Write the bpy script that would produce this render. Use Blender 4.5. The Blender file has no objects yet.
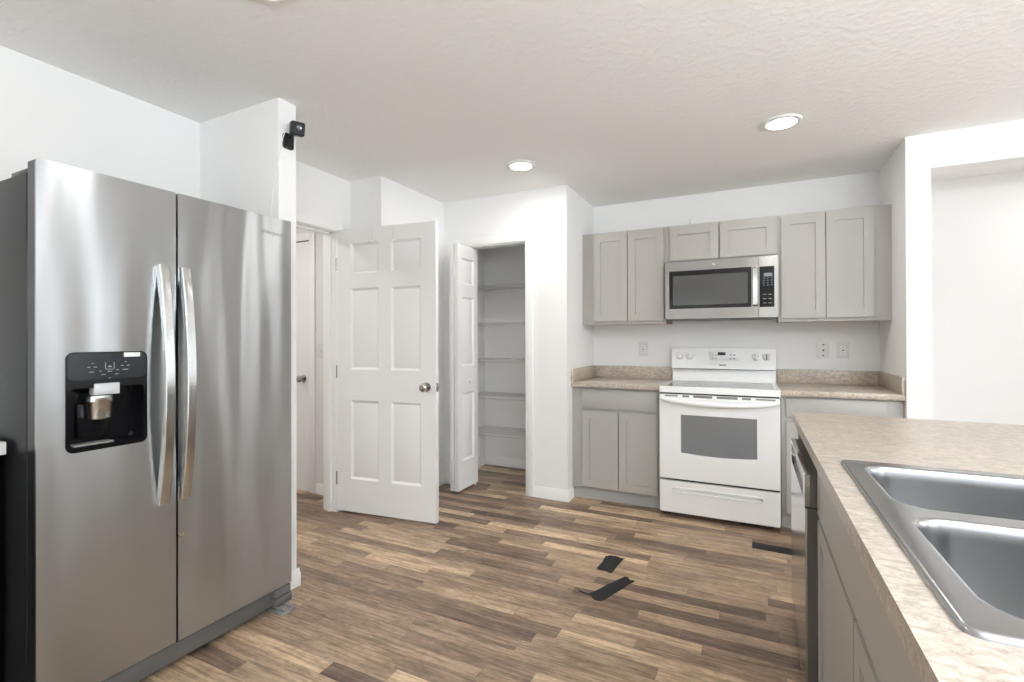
import bpy, bmesh, math, random
from mathutils import Vector, Matrix
random.seed(7)
PI = math.pi
S = bpy.context.scene
COL = S.collection

# ------------------------------------------------------------------ camera
def setup_camera():
    yaw, pit, rol, f, sy = .4588, .0031, -.0029, 487.02, -3.068
    fw = Vector((-math.sin(yaw)*math.cos(pit), math.cos(yaw)*math.cos(pit), math.sin(pit)))
    r = Vector((math.cos(yaw), math.sin(yaw), 0)); u = r.cross(fw)
    r2 = r*math.cos(rol)+u*math.sin(rol); u2 = -r*math.sin(rol)+u*math.cos(rol)
    cd = bpy.data.cameras.new('camera'); co = bpy.data.objects.new('camera', cd); COL.objects.link(co)
    M = Matrix((( r2.x, u2.x, -fw.x, .2188), (r2.y, u2.y, -fw.y, -4.2778), (r2.z, u2.z, -fw.z, 1.25), (0, 0, 0, 1)))
    co.matrix_world = M
    cd.sensor_width = 36; cd.lens = f/1024*36; cd.shift_y = sy/1024; cd.clip_start = .02
    S.camera = co
setup_camera()

# ------------------------------------------------------------------ world, lights, exposure
S.view_settings.view_transform = 'Standard'
S.view_settings.look = 'None'
S.view_settings.gamma = 1
S.view_settings.use_curve_mapping = False
S.view_settings.exposure = 0.17
S.cycles.max_bounces = 12; S.cycles.diffuse_bounces = 8; S.cycles.glossy_bounces = 5
S.cycles.use_denoising = True
S.cycles.sample_clamp_indirect = 6
w = bpy.data.worlds.new('sky'); S.world = w; w.use_nodes = True
w.node_tree.nodes['Background'].inputs[0].default_value = (.93, .96, 1, 1)
w.node_tree.nodes['Background'].inputs[1].default_value = 1.0
def area(name, loc, target, sx, sy, power, col=(1, 1, 1)):
    l = bpy.data.lights.new(name, 'AREA'); l.shape = 'RECTANGLE'; l.size = sx; l.size_y = sy; l.energy = power; l.color = col
    o = bpy.data.objects.new(name, l); COL.objects.link(o); o.location = loc
    o.rotation_euler = (Vector(target)-Vector(loc)).to_track_quat('-Z', 'Y').to_euler()
    return o
DAY = (.885, .95, 1)
# daylight through the windows behind and to the right of the camera
area('daylight_right_window', (4.66, -2.1, 1.35), (0, -2.1, 1.35), 1.7, 1.8, 31, DAY)
area('daylight_right_narrow', (4.66, -.91, 1.35), (0, -.91, 1.35), .22, 1.8, 9, DAY)
area('passage_streak_light', (2.86, .51, 1.35), (2.86, -5, 1.35), .16, 1.7, 5, DAY)  # unseen narrow light added to streak the right refrigerator door
area('daylight_right_slider', (4.66, -5.0, 1.1), (0, -5.0, 1.1), 2.4, 2.1, 36, DAY)
area('daylight_rear_slider', (2.5, -7.56, 1.1), (2.5, 0, 1.1), 2.6, 2.1, 20, DAY)
area('daylight_rear_window', (-1.2, -7.56, 1.5), (-1.2, 0, 1.5), 1.6, 1.3, 6, DAY)
area('ceiling_fill_uplight', (2.1, -5.1, 1.72), (2.1, -5.1, 3), 1.8, 1.8, 390, (.84, .935, 1))  # added upward fill that brightens the ceiling; no lamp stands there

# ------------------------------------------------------------------ materials
def mat(name, col, rough=.5, metal=0., spec=.5, coat=0., emit=0., aniso=0.):
    m = bpy.data.materials.new(name); m.use_nodes = True
    b = m.node_tree.nodes['Principled BSDF']
    b.inputs['Base Color'].default_value = (*col, 1); b.inputs['Roughness'].default_value = rough
    b.inputs['Metallic'].default_value = metal; b.inputs['Specular IOR Level'].default_value = spec
    b.inputs['Coat Weight'].default_value = coat; b.inputs['Coat Roughness'].default_value = .05
    if emit:
        b.inputs['Emission Color'].default_value = (*col, 1); b.inputs['Emission Strength'].default_value = emit
    if aniso: b.inputs['Anisotropic'].default_value = aniso
    return m
def nt(m): return m.node_tree, m.node_tree.nodes['Principled BSDF']
def node(t, typ, **kw):
    n = t.nodes.new(typ)
    for k, v in kw.items():
        if k in n.inputs.keys(): n.inputs[k].default_value = v
        else: setattr(n, k, v)
    return n
def add_bump(m, scale, strength, dist=.002, detail=3, vec=None, stretch=None, height=None):
    t, b = nt(m)
    tc = node(t, 'ShaderNodeTexCoord'); src = tc.outputs['Object']
    if stretch:
        mp = node(t, 'ShaderNodeMapping'); mp.inputs['Scale'].default_value = stretch
        t.links.new(src, mp.inputs['Vector']); src = mp.outputs[0]
    n = node(t, 'ShaderNodeTexNoise', Scale=scale, Detail=detail); t.links.new(src, n.inputs['Vector'])
    out = n.outputs['Fac']
    if height:
        r = node(t, 'ShaderNodeValToRGB'); r.color_ramp.elements[0].position = height[0]; r.color_ramp.elements[1].position = height[1]
        t.links.new(out, r.inputs[0]); out = r.outputs[0]
    bp = node(t, 'ShaderNodeBump', Strength=strength, Distance=dist); t.links.new(out, bp.inputs['Height'])
    t.links.new(bp.outputs[0], b.inputs['Normal'])
    return m
def ramp(t, stops, inp):
    r = node(t, 'ShaderNodeValToRGB'); e = r.color_ramp.elements
    e[0].position, e[0].color = stops[0][0], (*stops[0][1], 1)
    e[1].position, e[1].color = stops[-1][0], (*stops[-1][1], 1)
    for p, c in stops[1:-1]:
        x = e.new(p); x.color = (*c, 1)
    t.links.new(inp, r.inputs[0]); return r.outputs[0]
def s2l(r, g, b):
    return tuple(((c/255)/12.92 if c/255 <= .04045 else ((c/255+.055)/1.055)**2.4) for c in (r, g, b))

WALL = add_bump(mat('wall_paint', (.85, .85, .845), .75, spec=.25), 160, .08, .001)
CEIL = add_bump(mat('ceiling_knockdown', (.90, .90, .895), .9, spec=.15), 30, .42, .003, 4, height=(.40, .64))
TRIM = mat('trim_paint', (.86, .86, .85), .35)
DOORW = mat('door_paint', (.82, .82, .81), .4)
HALLW = mat('hall_paint', (.76, .755, .745), .8)
CAB = mat('cabinet_grey_paint', s2l(166, 163, 157), .42)
CABIN = mat('cabinet_bare_wood', s2l(150, 128, 100), .6)  # bare tan wood of the wall cabinet undersides
WHITE = mat('appliance_white', (.86, .86, .855), .22, coat=.3)
WHITE2 = mat('appliance_white_panel', (.80, .80, .80), .3)
PLATE = mat('wall_plate', (.68, .68, .665), .35)
PLAST = mat('white_plastic', (.80, .80, .78), .35)
BLACK = mat('black_plastic', (.012, .012, .013), .35)
BLACKG = mat('black_gloss', (.005, .005, .006), .12, spec=.22)
PANELG = mat('dispenser_panel_gloss', (.014, .017, .021), .12, spec=.25)
DARK = mat('dark_gap', (.01, .01, .01), .7)
FSIDE = mat('fridge_side_charcoal', s2l(30, 30, 31), .30, spec=.3)
GREYP = mat('grey_plastic', s2l(120, 118, 116), .45)
LGREY = mat('light_grey_plastic', s2l(190, 192, 194), .35)
NICK = mat('nickel', (.40, .38, .36), .2, metal=1)
WIRE = mat('vinyl_coated_wire', (.62, .62, .61), .4)
GLASSD = mat('oven_glass', s2l(112, 114, 116), .08, spec=.7)
COOKG = mat('cooktop_glass', s2l(58, 60, 62), .09, spec=.4)
RING = mat('burner_ring_print', s2l(30, 31, 32), .1, spec=.4)
MWG = mat('microwave_window', (.008, .008, .008), .08, spec=.3)
TAPE = add_bump(mat('black_tape', (.012, .012, .013), .6, spec=.3), 60, .6, .003)
LAMP = mat('lamp_diffuser', (1, .98, .95), .5, emit=9)
SCREEN = mat('clock_display', (.01, .012, .012), .1)
LCD = mat('lcd_grey', s2l(120, 128, 130), .3)
RUST = mat('worn_paint_patch', s2l(120, 110, 92), .5)
KICK = mat('toe_kick', s2l(166, 166, 164), .5)

def stainless(name, col, rough, grain, wave=0., arot=.25):
    m = mat(name, col, rough, metal=1., aniso=.93); t, b = nt(m)
    b.inputs['Anisotropic Rotation'].default_value = arot
    tg = node(t, 'ShaderNodeTangent', direction_type='RADIAL', axis='Z'); t.links.new(tg.outputs[0], b.inputs['Tangent'])
    tc = node(t, 'ShaderNodeTexCoord'); mp = node(t, 'ShaderNodeMapping'); mp.inputs['Scale'].default_value = grain
    t.links.new(tc.outputs['Object'], mp.inputs[0])
    n = node(t, 'ShaderNodeTexNoise', Scale=1., Detail=2.); t.links.new(mp.outputs[0], n.inputs['Vector'])
    mr = node(t, 'ShaderNodeMapRange'); mr.inputs['To Min'].default_value = rough*.95; mr.inputs['To Max'].default_value = rough*1.05
    t.links.new(n.outputs['Fac'], mr.inputs['Value']); t.links.new(mr.outputs[0], b.inputs['Roughness'])
    if wave:
        mp3 = node(t, 'ShaderNodeMapping'); mp3.inputs['Scale'].default_value = (1, 5.5, .8); t.links.new(tc.outputs['Object'], mp3.inputs[0])
        n2 = node(t, 'ShaderNodeTexNoise', Scale=1., Detail=1.); t.links.new(mp3.outputs[0], n2.inputs['Vector'])
        bp = node(t, 'ShaderNodeBump', Strength=1., Distance=wave); t.links.new(n2.outputs['Fac'], bp.inputs['Height'])
        t.links.new(bp.outputs[0], b.inputs['Normal'])
    return m
STEEL = stainless('stainless_door', (.475, .49, .50), .30, (3, 3, 120), .014)
STEELH = stainless('stainless_handle', (.61, .615, .61), .22, (200, 200, 3), 0., 0.)
STEELM = stainless('stainless_microwave', (.34, .33, .315), .22, (3, 3, 300))
STEELD = stainless('stainless_dishwasher', (.52, .51, .50), .16, (3, 3, 260))
SINKM = add_bump(mat('sink_steel', (.40, .402, .405), .24, metal=1.), 9, .15, .002, 2)

def wood_floor():
    m = mat('plank_floor', (.3, .2, .1), .42, spec=.35); t, b = nt(m); L = t.links.new
    tc = node(t, 'ShaderNodeTexCoord'); sp = node(t, 'ShaderNodeSeparateXYZ'); L(tc.outputs['Object'], sp.inputs[0])
    def M(op, a, bb=None, c=None):
        n = node(t, 'ShaderNodeMath', operation=op)
        for i, v in enumerate((a, bb, c)):
            if v is None: continue
            if isinstance(v, (int, float)): n.inputs[i].default_value = v
            else: L(v, n.inputs[i])
        return n.outputs[0]
    H = .074
    yr = M('DIVIDE', sp.outputs['Y'], H)
    row = M('FLOOR', yr); fy = M('FRACT', yr)
    wn = node(t, 'ShaderNodeTexWhiteNoise', noise_dimensions='1D'); L(row, wn.inputs['W'])
    wn2 = node(t, 'ShaderNodeTexWhiteNoise', noise_dimensions='1D'); L(M('ADD', row, 311.7), wn2.inputs['W'])
    ln = M('MULTIPLY_ADD', wn2.outputs['Value'], .55, .42)
    xs = M('DIVIDE', M('MULTIPLY_ADD', wn.outputs['Value'], 7., sp.outputs['X']), ln)
    colm = M('FLOOR', xs); fx = M('FRACT', xs)
    cv = node(t, 'ShaderNodeCombineXYZ'); L(row, cv.inputs[0]); L(colm, cv.inputs[1])
    wc = node(t, 'ShaderNodeTexWhiteNoise', noise_dimensions='3D'); L(cv.outputs[0], wc.inputs['Vector'])
    base = ramp(t, [(0, s2l(104, 87, 75)), (.14, s2l(124, 105, 90)), (.4, s2l(143, 122, 103)), (.6, s2l(156, 134, 112)), (.8, s2l(169, 146, 121)), (1, s2l(196, 171, 142))], wc.outputs['Value'])
    # grain along X, shifted from board to board
    off = node(t, 'ShaderNodeVectorMath', operation='SCALE'); L(wc.outputs['Color'], off.inputs[0]); off.inputs['Scale'].default_value = 20
    ad = node(t, 'ShaderNodeVectorMath', operation='ADD'); L(tc.outputs['Object'], ad.inputs[0]); L(off.outputs[0], ad.inputs[1])
    mp = node(t, 'ShaderNodeMapping'); mp.inputs['Scale'].default_value = (4, 85, 1); L(ad.outputs[0], mp.inputs[0])
    n1 = node(t, 'ShaderNodeTexNoise', Scale=1., Detail=6., Roughness=.65); L(mp.outputs[0], n1.inputs['Vector'])
    mp2 = node(t, 'ShaderNodeMapping'); mp2.inputs['Scale'].default_value = (4.5, 20, 1); L(ad.outputs[0], mp2.inputs[0])
    n2 = node(t, 'ShaderNodeTexNoise', Scale=1., Detail=5., Roughness=.6); L(mp2.outputs[0], n2.inputs['Vector'])
    g1 = ramp(t, [(.34, (.52, .50, .48)), (.58, (1.1, 1.1, 1.1))], n1.outputs['Fac'])
    g2 = ramp(t, [(.34, (.64, .625, .61)), (.60, (1.14, 1.13, 1.12))], n2.outputs['Fac'])
    mx = node(t, 'ShaderNodeMix', data_type='RGBA', blend_type='MULTIPLY'); mx.inputs['Factor'].default_value = .9
    L(base, mx.inputs[6]); L(g1, mx.inputs[7])
    mx2 = node(t, 'ShaderNodeMix', data_type='RGBA', blend_type='MULTIPLY'); mx2.inputs['Factor'].default_value = .9
    L(mx.outputs[2], mx2.inputs[6]); L(g2, mx2.inputs[7])
    n4 = node(t, 'ShaderNodeTexNoise', Scale=1., Detail=4., Roughness=.7)
    mp4 = node(t, 'ShaderNodeMapping'); mp4.inputs['Scale'].default_value = (28, 60, 1); L(ad.outputs[0], mp4.inputs[0]); L(mp4.outputs[0], n4.inputs['Vector'])
    g4 = ramp(t, [(.33, (.84, .82, .80)), (.56, (1.2, 1.2, 1.2))], n4.outputs['Fac'])
    mx4 = node(t, 'ShaderNodeMix', data_type='RGBA', blend_type='MULTIPLY'); mx4.inputs['Factor'].default_value = .8
    L(mx2.outputs[2], mx4.inputs[6]); L(g4, mx4.inputs[7]); mx2 = mx4
    # seams
    ey = M('MINIMUM', fy, M('SUBTRACT', 1., fy)); ex = M('MULTIPLY', M('MINIMUM', fx, M('SUBTRACT', 1., fx)), ln)
    seam = M('MINIMUM', M('MULTIPLY', ey, H), ex)
    sm = ramp(t, [(0, (.62, .6, .58)), (.5, (.82, .81, .8)), (1, (1, 1, 1))], M('DIVIDE', seam, .0022))
    mx3 = node(t, 'ShaderNodeMix', data_type='RGBA', blend_type='MULTIPLY'); mx3.inputs['Factor'].default_value = 1
    L(mx2.outputs[2], mx3.inputs[6]); L(sm, mx3.inputs[7])
    L(mx3.outputs[2], b.inputs['Base Color'])
    bp = node(t, 'ShaderNodeBump', Strength=.15, Distance=.002); L(n1.outputs['Fac'], bp.inputs['Height']); L(bp.outputs[0], b.inputs['Normal'])
    return m
FLOOR = wood_floor()

def laminate():
    m = mat('beige_laminate', (.5, .45, .4), .3, spec=.45); t, b = nt(m); L = t.links.new
    tc = node(t, 'ShaderNodeTexCoord')
    mp = node(t, 'ShaderNodeMapping'); mp.inputs['Scale'].default_value = (1, 1.9, 1.6); mp.inputs['Rotation'].default_value = (0, 0, .55); L(tc.outputs['Object'], mp.inputs[0])
    n1 = node(t, 'ShaderNodeTexNoise', Scale=38., Detail=9., Roughness=.70, Distortion=.5); L(mp.outputs[0], n1.inputs['Vector'])
    n2 = node(t, 'ShaderNodeTexNoise', Scale=5., Detail=3., Distortion=.6); L(mp.outputs[0], n2.inputs['Vector'])
    c1 = ramp(t, [(.28, s2l(142, 129, 116)), (.44, s2l(170, 158, 145)), (.55, s2l(188, 177, 164)), (.7, s2l(206, 198, 187))], n1.outputs['Fac'])
    c2 = ramp(t, [(.3, (.90, .90, .91)), (.7, (1.04, 1.03, 1.01))], n2.outputs['Fac'])
    mx = node(t, 'ShaderNodeMix', data_type='RGBA', blend_type='MULTIPLY'); mx.inputs['Factor'].default_value = 1
    L(c1, mx.inputs[6]); L(c2, mx.inputs[7])
    n3 = node(t, 'ShaderNodeTexNoise', Scale=22., Detail=5., Roughness=.6, Distortion=1.6); L(mp.outputs[0], n3.inputs['Vector'])
    c3 = ramp(t, [(.44, (1, 1, 1)), (.495, (.72, .69, .66)), (.55, (1, 1, 1))], n3.outputs['Fac'])
    mx2 = node(t, 'ShaderNodeMix', data_type='RGBA', blend_type='MULTIPLY'); mx2.inputs['Factor'].default_value = .75
    L(mx.outputs[2], mx2.inputs[6]); L(c3, mx2.inputs[7]); L(mx2.outputs[2], b.inputs['Base Color'])
    return m
LAM = laminate()

# ------------------------------------------------------------------ mesh helpers (all in world coordinates)
def box(bm, x0, x1, y0, y1, z0, z1, bev=0., seg=2):
    r = bmesh.ops.create_cube(bm, size=1)
    vs = r['verts']
    for v in vs:
        v.co = Vector(((x0+x1)/2+v.co.x*(x1-x0), (y0+y1)/2+v.co.y*(y1-y0), (z0+z1)/2+v.co.z*(z1-z0)))
    if bev:
        es = list({e for v in vs for e in v.link_edges})
        bmesh.ops.bevel(bm, geom=es, offset=bev, segments=seg, profile=.5, affect='EDGES')
    return bm
def B(*a, **k): return box(bmesh.new(), *a, **k)
def loft(bm, loops, closed=True, cap0=False, cap1=False):
    vl = [[bm.verts.new(p) for p in lp] for lp in loops]
    n = len(vl[0])
    for a, b in zip(vl, vl[1:]):
        for i in range(n if closed else n-1):
            j = (i+1) % n
            bm.faces.new((a[i], a[j], b[j], b[i]))
    if cap0: bm.faces.new(vl[0][::-1])
    if cap1: bm.faces.new(vl[-1])
    return vl
def tube(bm, pts, r, n=8, cap=True, ry=None, up=None):
    pts = [Vector(p) for p in pts]; loops = []
    ref = Vector(up) if up else Vector((0, 0, 1))
    for i, p in enumerate(pts):
        d = (pts[min(i+1, len(pts)-1)]-pts[max(i-1, 0)]).normalized()
        rf = ref if abs(d.dot(ref)) < .95 else Vector((1, 0, 0))
        a = d.cross(rf).normalized(); b = a.cross(d)
        rr = r[i] if isinstance(r, (list, tuple)) else r
        loops.append([p+a*math.cos(2*PI*k/n)*rr+b*math.sin(2*PI*k/n)*(ry if ry else rr) for k in range(n)])
    loft(bm, loops, True, cap, cap); return bm
def lathe(bm, c, ax, prof, n=28, cap=True):
    """prof: (radius, distance along ax) pairs"""
    c = Vector(c); ax = Vector(ax).normalized(); a = ax.orthogonal().normalized(); b = ax.cross(a)
    loft(bm, [[c+ax*h+(a*math.cos(2*PI*k/n)+b*math.sin(2*PI*k/n))*r for k in range(n)] for r, h in prof], True, cap, cap)
    return bm
def rr(u0, v0, u1, v1, r, n=6):
    out = []
    for cu, cv, a0 in ((u1-r, v1-r, 0), (u0+r, v1-r, PI/2), (u0+r, v0+r, PI), (u1-r, v0+r, 1.5*PI)):
        for k in range(n+1):
            a = a0+PI/2*k/n; out.append((cu+r*math.cos(a), cv+r*math.sin(a)))
    return out
def slab(bm, outer, holes, to3, d0, d1):
    """plate from 2-D loops; to3(u,v,d) -> 3-D; front at d0, back at d1"""
    def loopv(lp, d):
        vs = [bm.verts.new(to3(u, v, d)) for u, v in lp]
        es = [bm.edges.new((vs[i], vs[(i+1) % len(vs)])) for i in range(len(vs))]
        return vs, es
    for d in (d0, d1):
        E = []; keep = []
        for lp in [outer]+holes:
            vs, es = loopv(lp, d); E += es; keep.append(vs)
        bmesh.ops.triangle_fill(bm, use_beauty=True, use_dissolve=False, edges=E)
        if d == d0: F = keep
        else: K = keep
    for f, k in zip(F, K):
        for i in range(len(f)):
            j = (i+1) % len(f); bm.faces.new((f[i], f[j], k[j], k[i]))
    return bm
def prism(bm, poly, to3, d0, d1): return slab(bm, poly, [], to3, d0, d1)
def panel_slab(bm, M, w, h, t, panels, prof, both=False):
    """slab 0..w x 0..h, front at y=0, back at y=t, with moulded panels (x0,z0,x1,z1); prof: (inset, depth) steps"""
    xs = sorted({0, w, *[p[0] for p in panels], *[p[2] for p in panels]})
    zs = sorted({0, h, *[p[1] for p in panels], *[p[3] for p in panels]})
    def face(side):
        Y = (lambda d: d) if side == 0 else (lambda d: t-d)
        def q(a, b, c, d):
            vs = [bm.verts.new(M @ Vector(p)) for p in (a, b, c, d)]
            bm.faces.new(vs if side == 0 else vs[::-1])
        for x0, x1 in zip(xs, xs[1:]):
            for z0, z1 in zip(zs, zs[1:]):
                cx, cz = (x0+x1)/2, (z0+z1)/2
                if any(p[0] < cx < p[2] and p[1] < cz < p[3] for p in panels): continue
                q((x0, Y(0), z0), (x1, Y(0), z0), (x1, Y(0), z1), (x0, Y(0), z1))
        for x0, z0, x1, z1 in panels:
            ring = [(x0, Y(0), z0), (x1, Y(0), z0), (x1, Y(0), z1), (x0, Y(0), z1)]
            for ins, dep in prof:
                nr = [(x0+ins, Y(dep), z0+ins), (x1-ins, Y(dep), z0+ins), (x1-ins, Y(dep), z1-ins), (x0+ins, Y(dep), z1-ins)]
                for i in range(4):
                    j = (i+1) % 4; q(ring[i], ring[j], nr[j], nr[i])
                ring = nr
            q(*ring)
    face(0)
    if both: face(1)
    else:
        bm.faces.new([bm.verts.new(M @ Vector(p)) for p in ((0, t, 0), (0, t, h), (w, t, h), (w, t, 0))])
    for a, b in (((0, 0), (0, h)), ((0, h), (w, h)), ((w, h), (w, 0)), ((w, 0), (0, 0))):
        bm.faces.new([bm.verts.new(M @ Vector(p)) for p in ((a[0], 0, a[1]), (b[0], 0, b[1]), (b[0], t, b[1]), (a[0], t, a[1]))])
    bmesh.ops.remove_doubles(bm, verts=bm.verts[:], dist=1e-5)
    return bm
def frame_at(origin, xdir):
    """local x along xdir (horizontal), z up, y = into the slab (behind the front face)"""
    x = Vector(xdir).normalized(); z = Vector((0, 0, 1)); y = z.cross(x)
    return Matrix(((x.x, y.x, 0, origin[0]), (x.y, y.y, 0, origin[1]), (0, 0, 1, origin[2]), (0, 0, 0, 1)))

def wloc(o):
    v = Vector((0, 0, 0))
    while o: v = v+o.location; o = o.parent
    return v
def obj(name, bm, m, parent=None, label=None, recalc=True, sharp=35):
    if recalc: bmesh.ops.recalc_face_normals(bm, faces=bm.faces[:])
    me = bpy.data.meshes.new(name)
    if parent is not None:
        off = wloc(parent)
        for v in bm.verts: v.co -= off
        bm.to_mesh(me)
        o = bpy.data.objects.new(name, me); o.parent = parent
    else:
        vs = bm.verts[:]
        lo = Vector([min(v.co[i] for v in vs) for i in range(3)]); hi = Vector([max(v.co[i] for v in vs) for i in range(3)])
        c = Vector(((lo.x+hi.x)/2, (lo.y+hi.y)/2, lo.z))
        keep = m in (FLOOR,)
        if keep: c = Vector((0, 0, 0))
        for v in vs: v.co -= c
        bm.to_mesh(me); o = bpy.data.objects.new(name, me); o.location = c
    bm.free(); me.materials.append(m)
    for p in me.polygons: p.use_smooth = True
    me.set_sharp_from_angle(angle=math.radians(sharp))
    COL.objects.link(o)
    if label: o['label'] = label
    return o
def tag(o, label, cat, group=None, kind=None):
    o['label'] = label; o['category'] = cat
    if group: o['group'] = group
    if kind: o['kind'] = kind
    return o
def thing(name, loc, label, cat, group=None, kind=None):
    o = bpy.data.objects.new(name, None); COL.objects.link(o); o.location = loc; o.empty_display_size = .05
    return tag(o, label, cat, group, kind)
def struct(name, bm, m, label, cat):
    o = obj(name, bm, m); o['kind'] = 'structure'; o['label'] = label; o['category'] = cat; return o
def text_bm(txt, size, M, depth=.0006, shear=0.):
    cu = bpy.data.curves.new('lettering', 'FONT'); cu.body = txt; cu.size = size; cu.extrude = depth; cu.align_x = 'CENTER'; cu.align_y = 'CENTER'; cu.shear = shear
    o = bpy.data.objects.new('lettering', cu); COL.objects.link(o)
    bpy.context.view_layer.update()
    me = bpy.data.meshes.new_from_object(o.evaluated_get(bpy.context.evaluated_depsgraph_get()))
    bm = bmesh.new(); bm.from_mesh(me); bm.transform(M)
    bpy.data.objects.remove(o); bpy.data.curves.remove(cu); bpy.data.meshes.remove(me)
    return bm
YUP = Matrix(((1, 0, 0, 0), (0, 0, -1, 0), (0, 1, 0, 0), (0, 0, 0, 1)))          # text plane facing -Y
XUP = Matrix(((0, 0, 1, 0), (1, 0, 0, 0), (0, 1, 0, 0), (0, 0, 0, 1)))           # text plane facing +X
def T(x, y, z): return Matrix.Translation((x, y, z))

C = 2.444; XL, XR = -1.065, 1.036; YP = -.723; XP = -2.2; XW = -2.5; YN = -1.523
YS0, YS1, XS = -2.640, -2.538, -1.868; YR = -.655; XE, YB = 4.6, -7.5

# ------------------------------------------------------------------ room shell
struct('floor', B(-4.2, XE+.1, YB-.1, .7, -.06, 0), FLOOR, 'brown and grey mixed-width wood plank floor', 'floor')
struct('ceiling', B(-4.2, XE+.1, YB-.1, .7, C, C+.06), CEIL, 'white knockdown-textured ceiling with recessed lights', 'ceiling')
struct('wall_back', B(-2.2, XR+.12, 0, .1, 0, C), WALL, 'white wall behind the range and wall cabinets', 'wall')
struct('wall_alcove_left', B(XL-.1, XL, YP+.1, 0, 0, C), WALL, 'white side wall at the left end of the cabinet run', 'wall')
PO0, PO1, PZ = -2.012, -1.405, 2.045
bm = B(XP, PO0, YP, YP+.1, 0, C); box(bm, PO1, XL, YP, YP+.1, 0, C); box(bm, PO0, PO1, YP, YP+.1, PZ, C)
struct('wall_pantry', bm, WALL, 'white wall with the pantry opening in it', 'wall')
struct('wall_nook', B(-2.62, XP, YN, .1, 0, C), WALL, 'white wall corner behind the open six-panel door', 'wall')
DH, DY0, DY1, DZ = -1.655, -2.475, -1.655, 2.05
bm = B(XW-.115, XW, DY1, YN, 0, C); box(bm, XW-.115, XW, DY0, DY1, DZ, C); box(bm, XW-.115, XW, YB, DY0, 0, C)
struct('wall_left', bm, WALL, 'white left wall with the hallway doorway behind the refrigerator', 'wall')
struct('wall_stub', B(XW, XS, YS0, YS1, 0, C), WALL, 'white stub wall beside the refrigerator carrying the black camera', 'wall')
struct('wall_right', B(XR, 1.155, YR, 0, 0, C), WALL, 'white wall end at the right of the cabinet run', 'wall')
bm = B(1.155, 3.0, YR, YR+.1, 2.241, C); box(bm, 3.0, XE, YR, YR+.1, 0, C)
struct('wall_opening', bm, WALL, 'white header above the wide opening at far right', 'wall')
struct('wall_passage', slab(bmesh.new(), [(XR+.12, 0), (XE, 0), (XE, C), (XR+.12, C)], [[(2.77, .45), (2.95, .45), (2.95, 2.25), (2.77, 2.25)]], lambda u, v, d: (u, d, v), .45, .55), WALL, 'plain white wall seen through the opening at far right', 'wall')
def holed_wall(axis, c0, c1, a0, a1, holes):
    """wall along a with rectangular holes (a0,a1,z0,z1)"""
    bm = bmesh.new(); outer = [(a0, 0), (a1, 0), (a1, C), (a0, C)]
    hl = [[(h[0], h[2]), (h[1], h[2]), (h[1], h[3]), (h[0], h[3])] for h in holes]
    f = (lambda u, v, d: (d, u, v)) if axis == 'x' else (lambda u, v, d: (u, d, v))
    return slab(bm, outer, hl, f, c0, c1)
WR = [(-3.0, -1.2, .4, 2.3), (-1.03, -.79, .4, 2.3), (-6.2, -3.8, .03, 2.13)]
WB = [(1.2, 3.8, .03, 2.13), (-2.0, -.4, .85, 2.15)]
struct('wall_east', holed_wall('x', XE, XE+.1, YB, .55, WR), WALL, 'white wall with windows on the living room side', 'wall')
struct('wall_rear', holed_wall('y', YB, YB-.1, XW-.115, XE, WB), WALL, 'white wall with windows behind the camera', 'wall')
def win_frame(axis, c, h):
    bm = bmesh.new(); a0, a1, z0, z1 = h; m = (a0+a1)/2; q = .04
    def bar(u0, u1, v0, v1):
        if axis == 'x': box(bm, c+.03, c+.07, u0, u1, v0, v1)
        else: box(bm, u0, u1, c-.07, c-.03, v0, v1)
    bar(a0, a0+q, z0, z1); bar(a1-q, a1, z0, z1); bar(a0, a1, z0, z0+q); bar(a0, a1, z1-q, z1); bar(m-q/2, m+q/2, z0, z1)
    return bm
for i, (ax, c, h) in enumerate([('x', XE, WR[0]), ('x', XE, WR[1]), ('x', XE, WR[2]), ('y', YB, WB[0]), ('y', YB, WB[1])]):
    struct('window_%d' % (i+1), win_frame(ax, c, h), TRIM, 'white window frame letting daylight in behind the camera', 'window')
# hallway behind the doorway
HY = -1.42
struct('wall_hall_end', B(-4.1, XW-.115, HY, HY+.1, 0, C), HALLW, 'off-white hallway wall with the closed door and light switch', 'wall')
struct('wall_hall_far', B(-4.2, -4.1, -3.6, HY+.1, 0, C), HALLW, 'off-white far wall of the hallway', 'wall')
struct('wall_hall_near', B(-4.1, XW-.115, -3.7, -3.6, 0, C), HALLW, 'off-white near wall of the hallway', 'wall')

# trim: casings and baseboards
def casing_y(bm, x, y0, y1, z, w=.06, t=.016, s=1):
    a, b = (x, x+s*t) if s > 0 else (x+s*t, x)
    box(bm, a, b, y1, y1+w, 0, z+w, .004); box(bm, a, b, y0-w, y0, 0, z+w, .004); box(bm, a, b, y0, y1, z, z+w, .004)
    return bm
bm = casing_y(bmesh.new(), XW, DY0+.012, DY1-.012, DZ-.012, .06)
jt = .016
box(bm, XW-.115, XW, DY1-jt, DY1, 0, DZ); box(bm, XW-.115, XW, DY0, DY0+jt, 0, DZ); box(bm, XW-.115, XW, DY0, DY1, DZ-jt, DZ)
box(bm, XW-.075, XW-.04, DY1-jt-.012, DY1-jt, 0, DZ-jt); box(bm, XW-.075, XW-.04, DY0+jt, DY1-jt, DZ-jt-.012, DZ-jt)
casing_y(bm, XW-.115, DY0+.012, DY1-.012, DZ-.012, .055, s=-1)
struct('trim_1', bm, TRIM, 'white jamb and casing of the hallway doorway', 'door frame')
bm = bmesh.new()
for a, b in ((PO1-.004, PO1+.06), (PO0-.06, PO0+.004)): box(bm, a, b, YP-.016, YP, 0, PZ+.06, .004)
box(bm, PO0, PO1, YP-.016, YP, PZ-.004, PZ+.06, .004)
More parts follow.
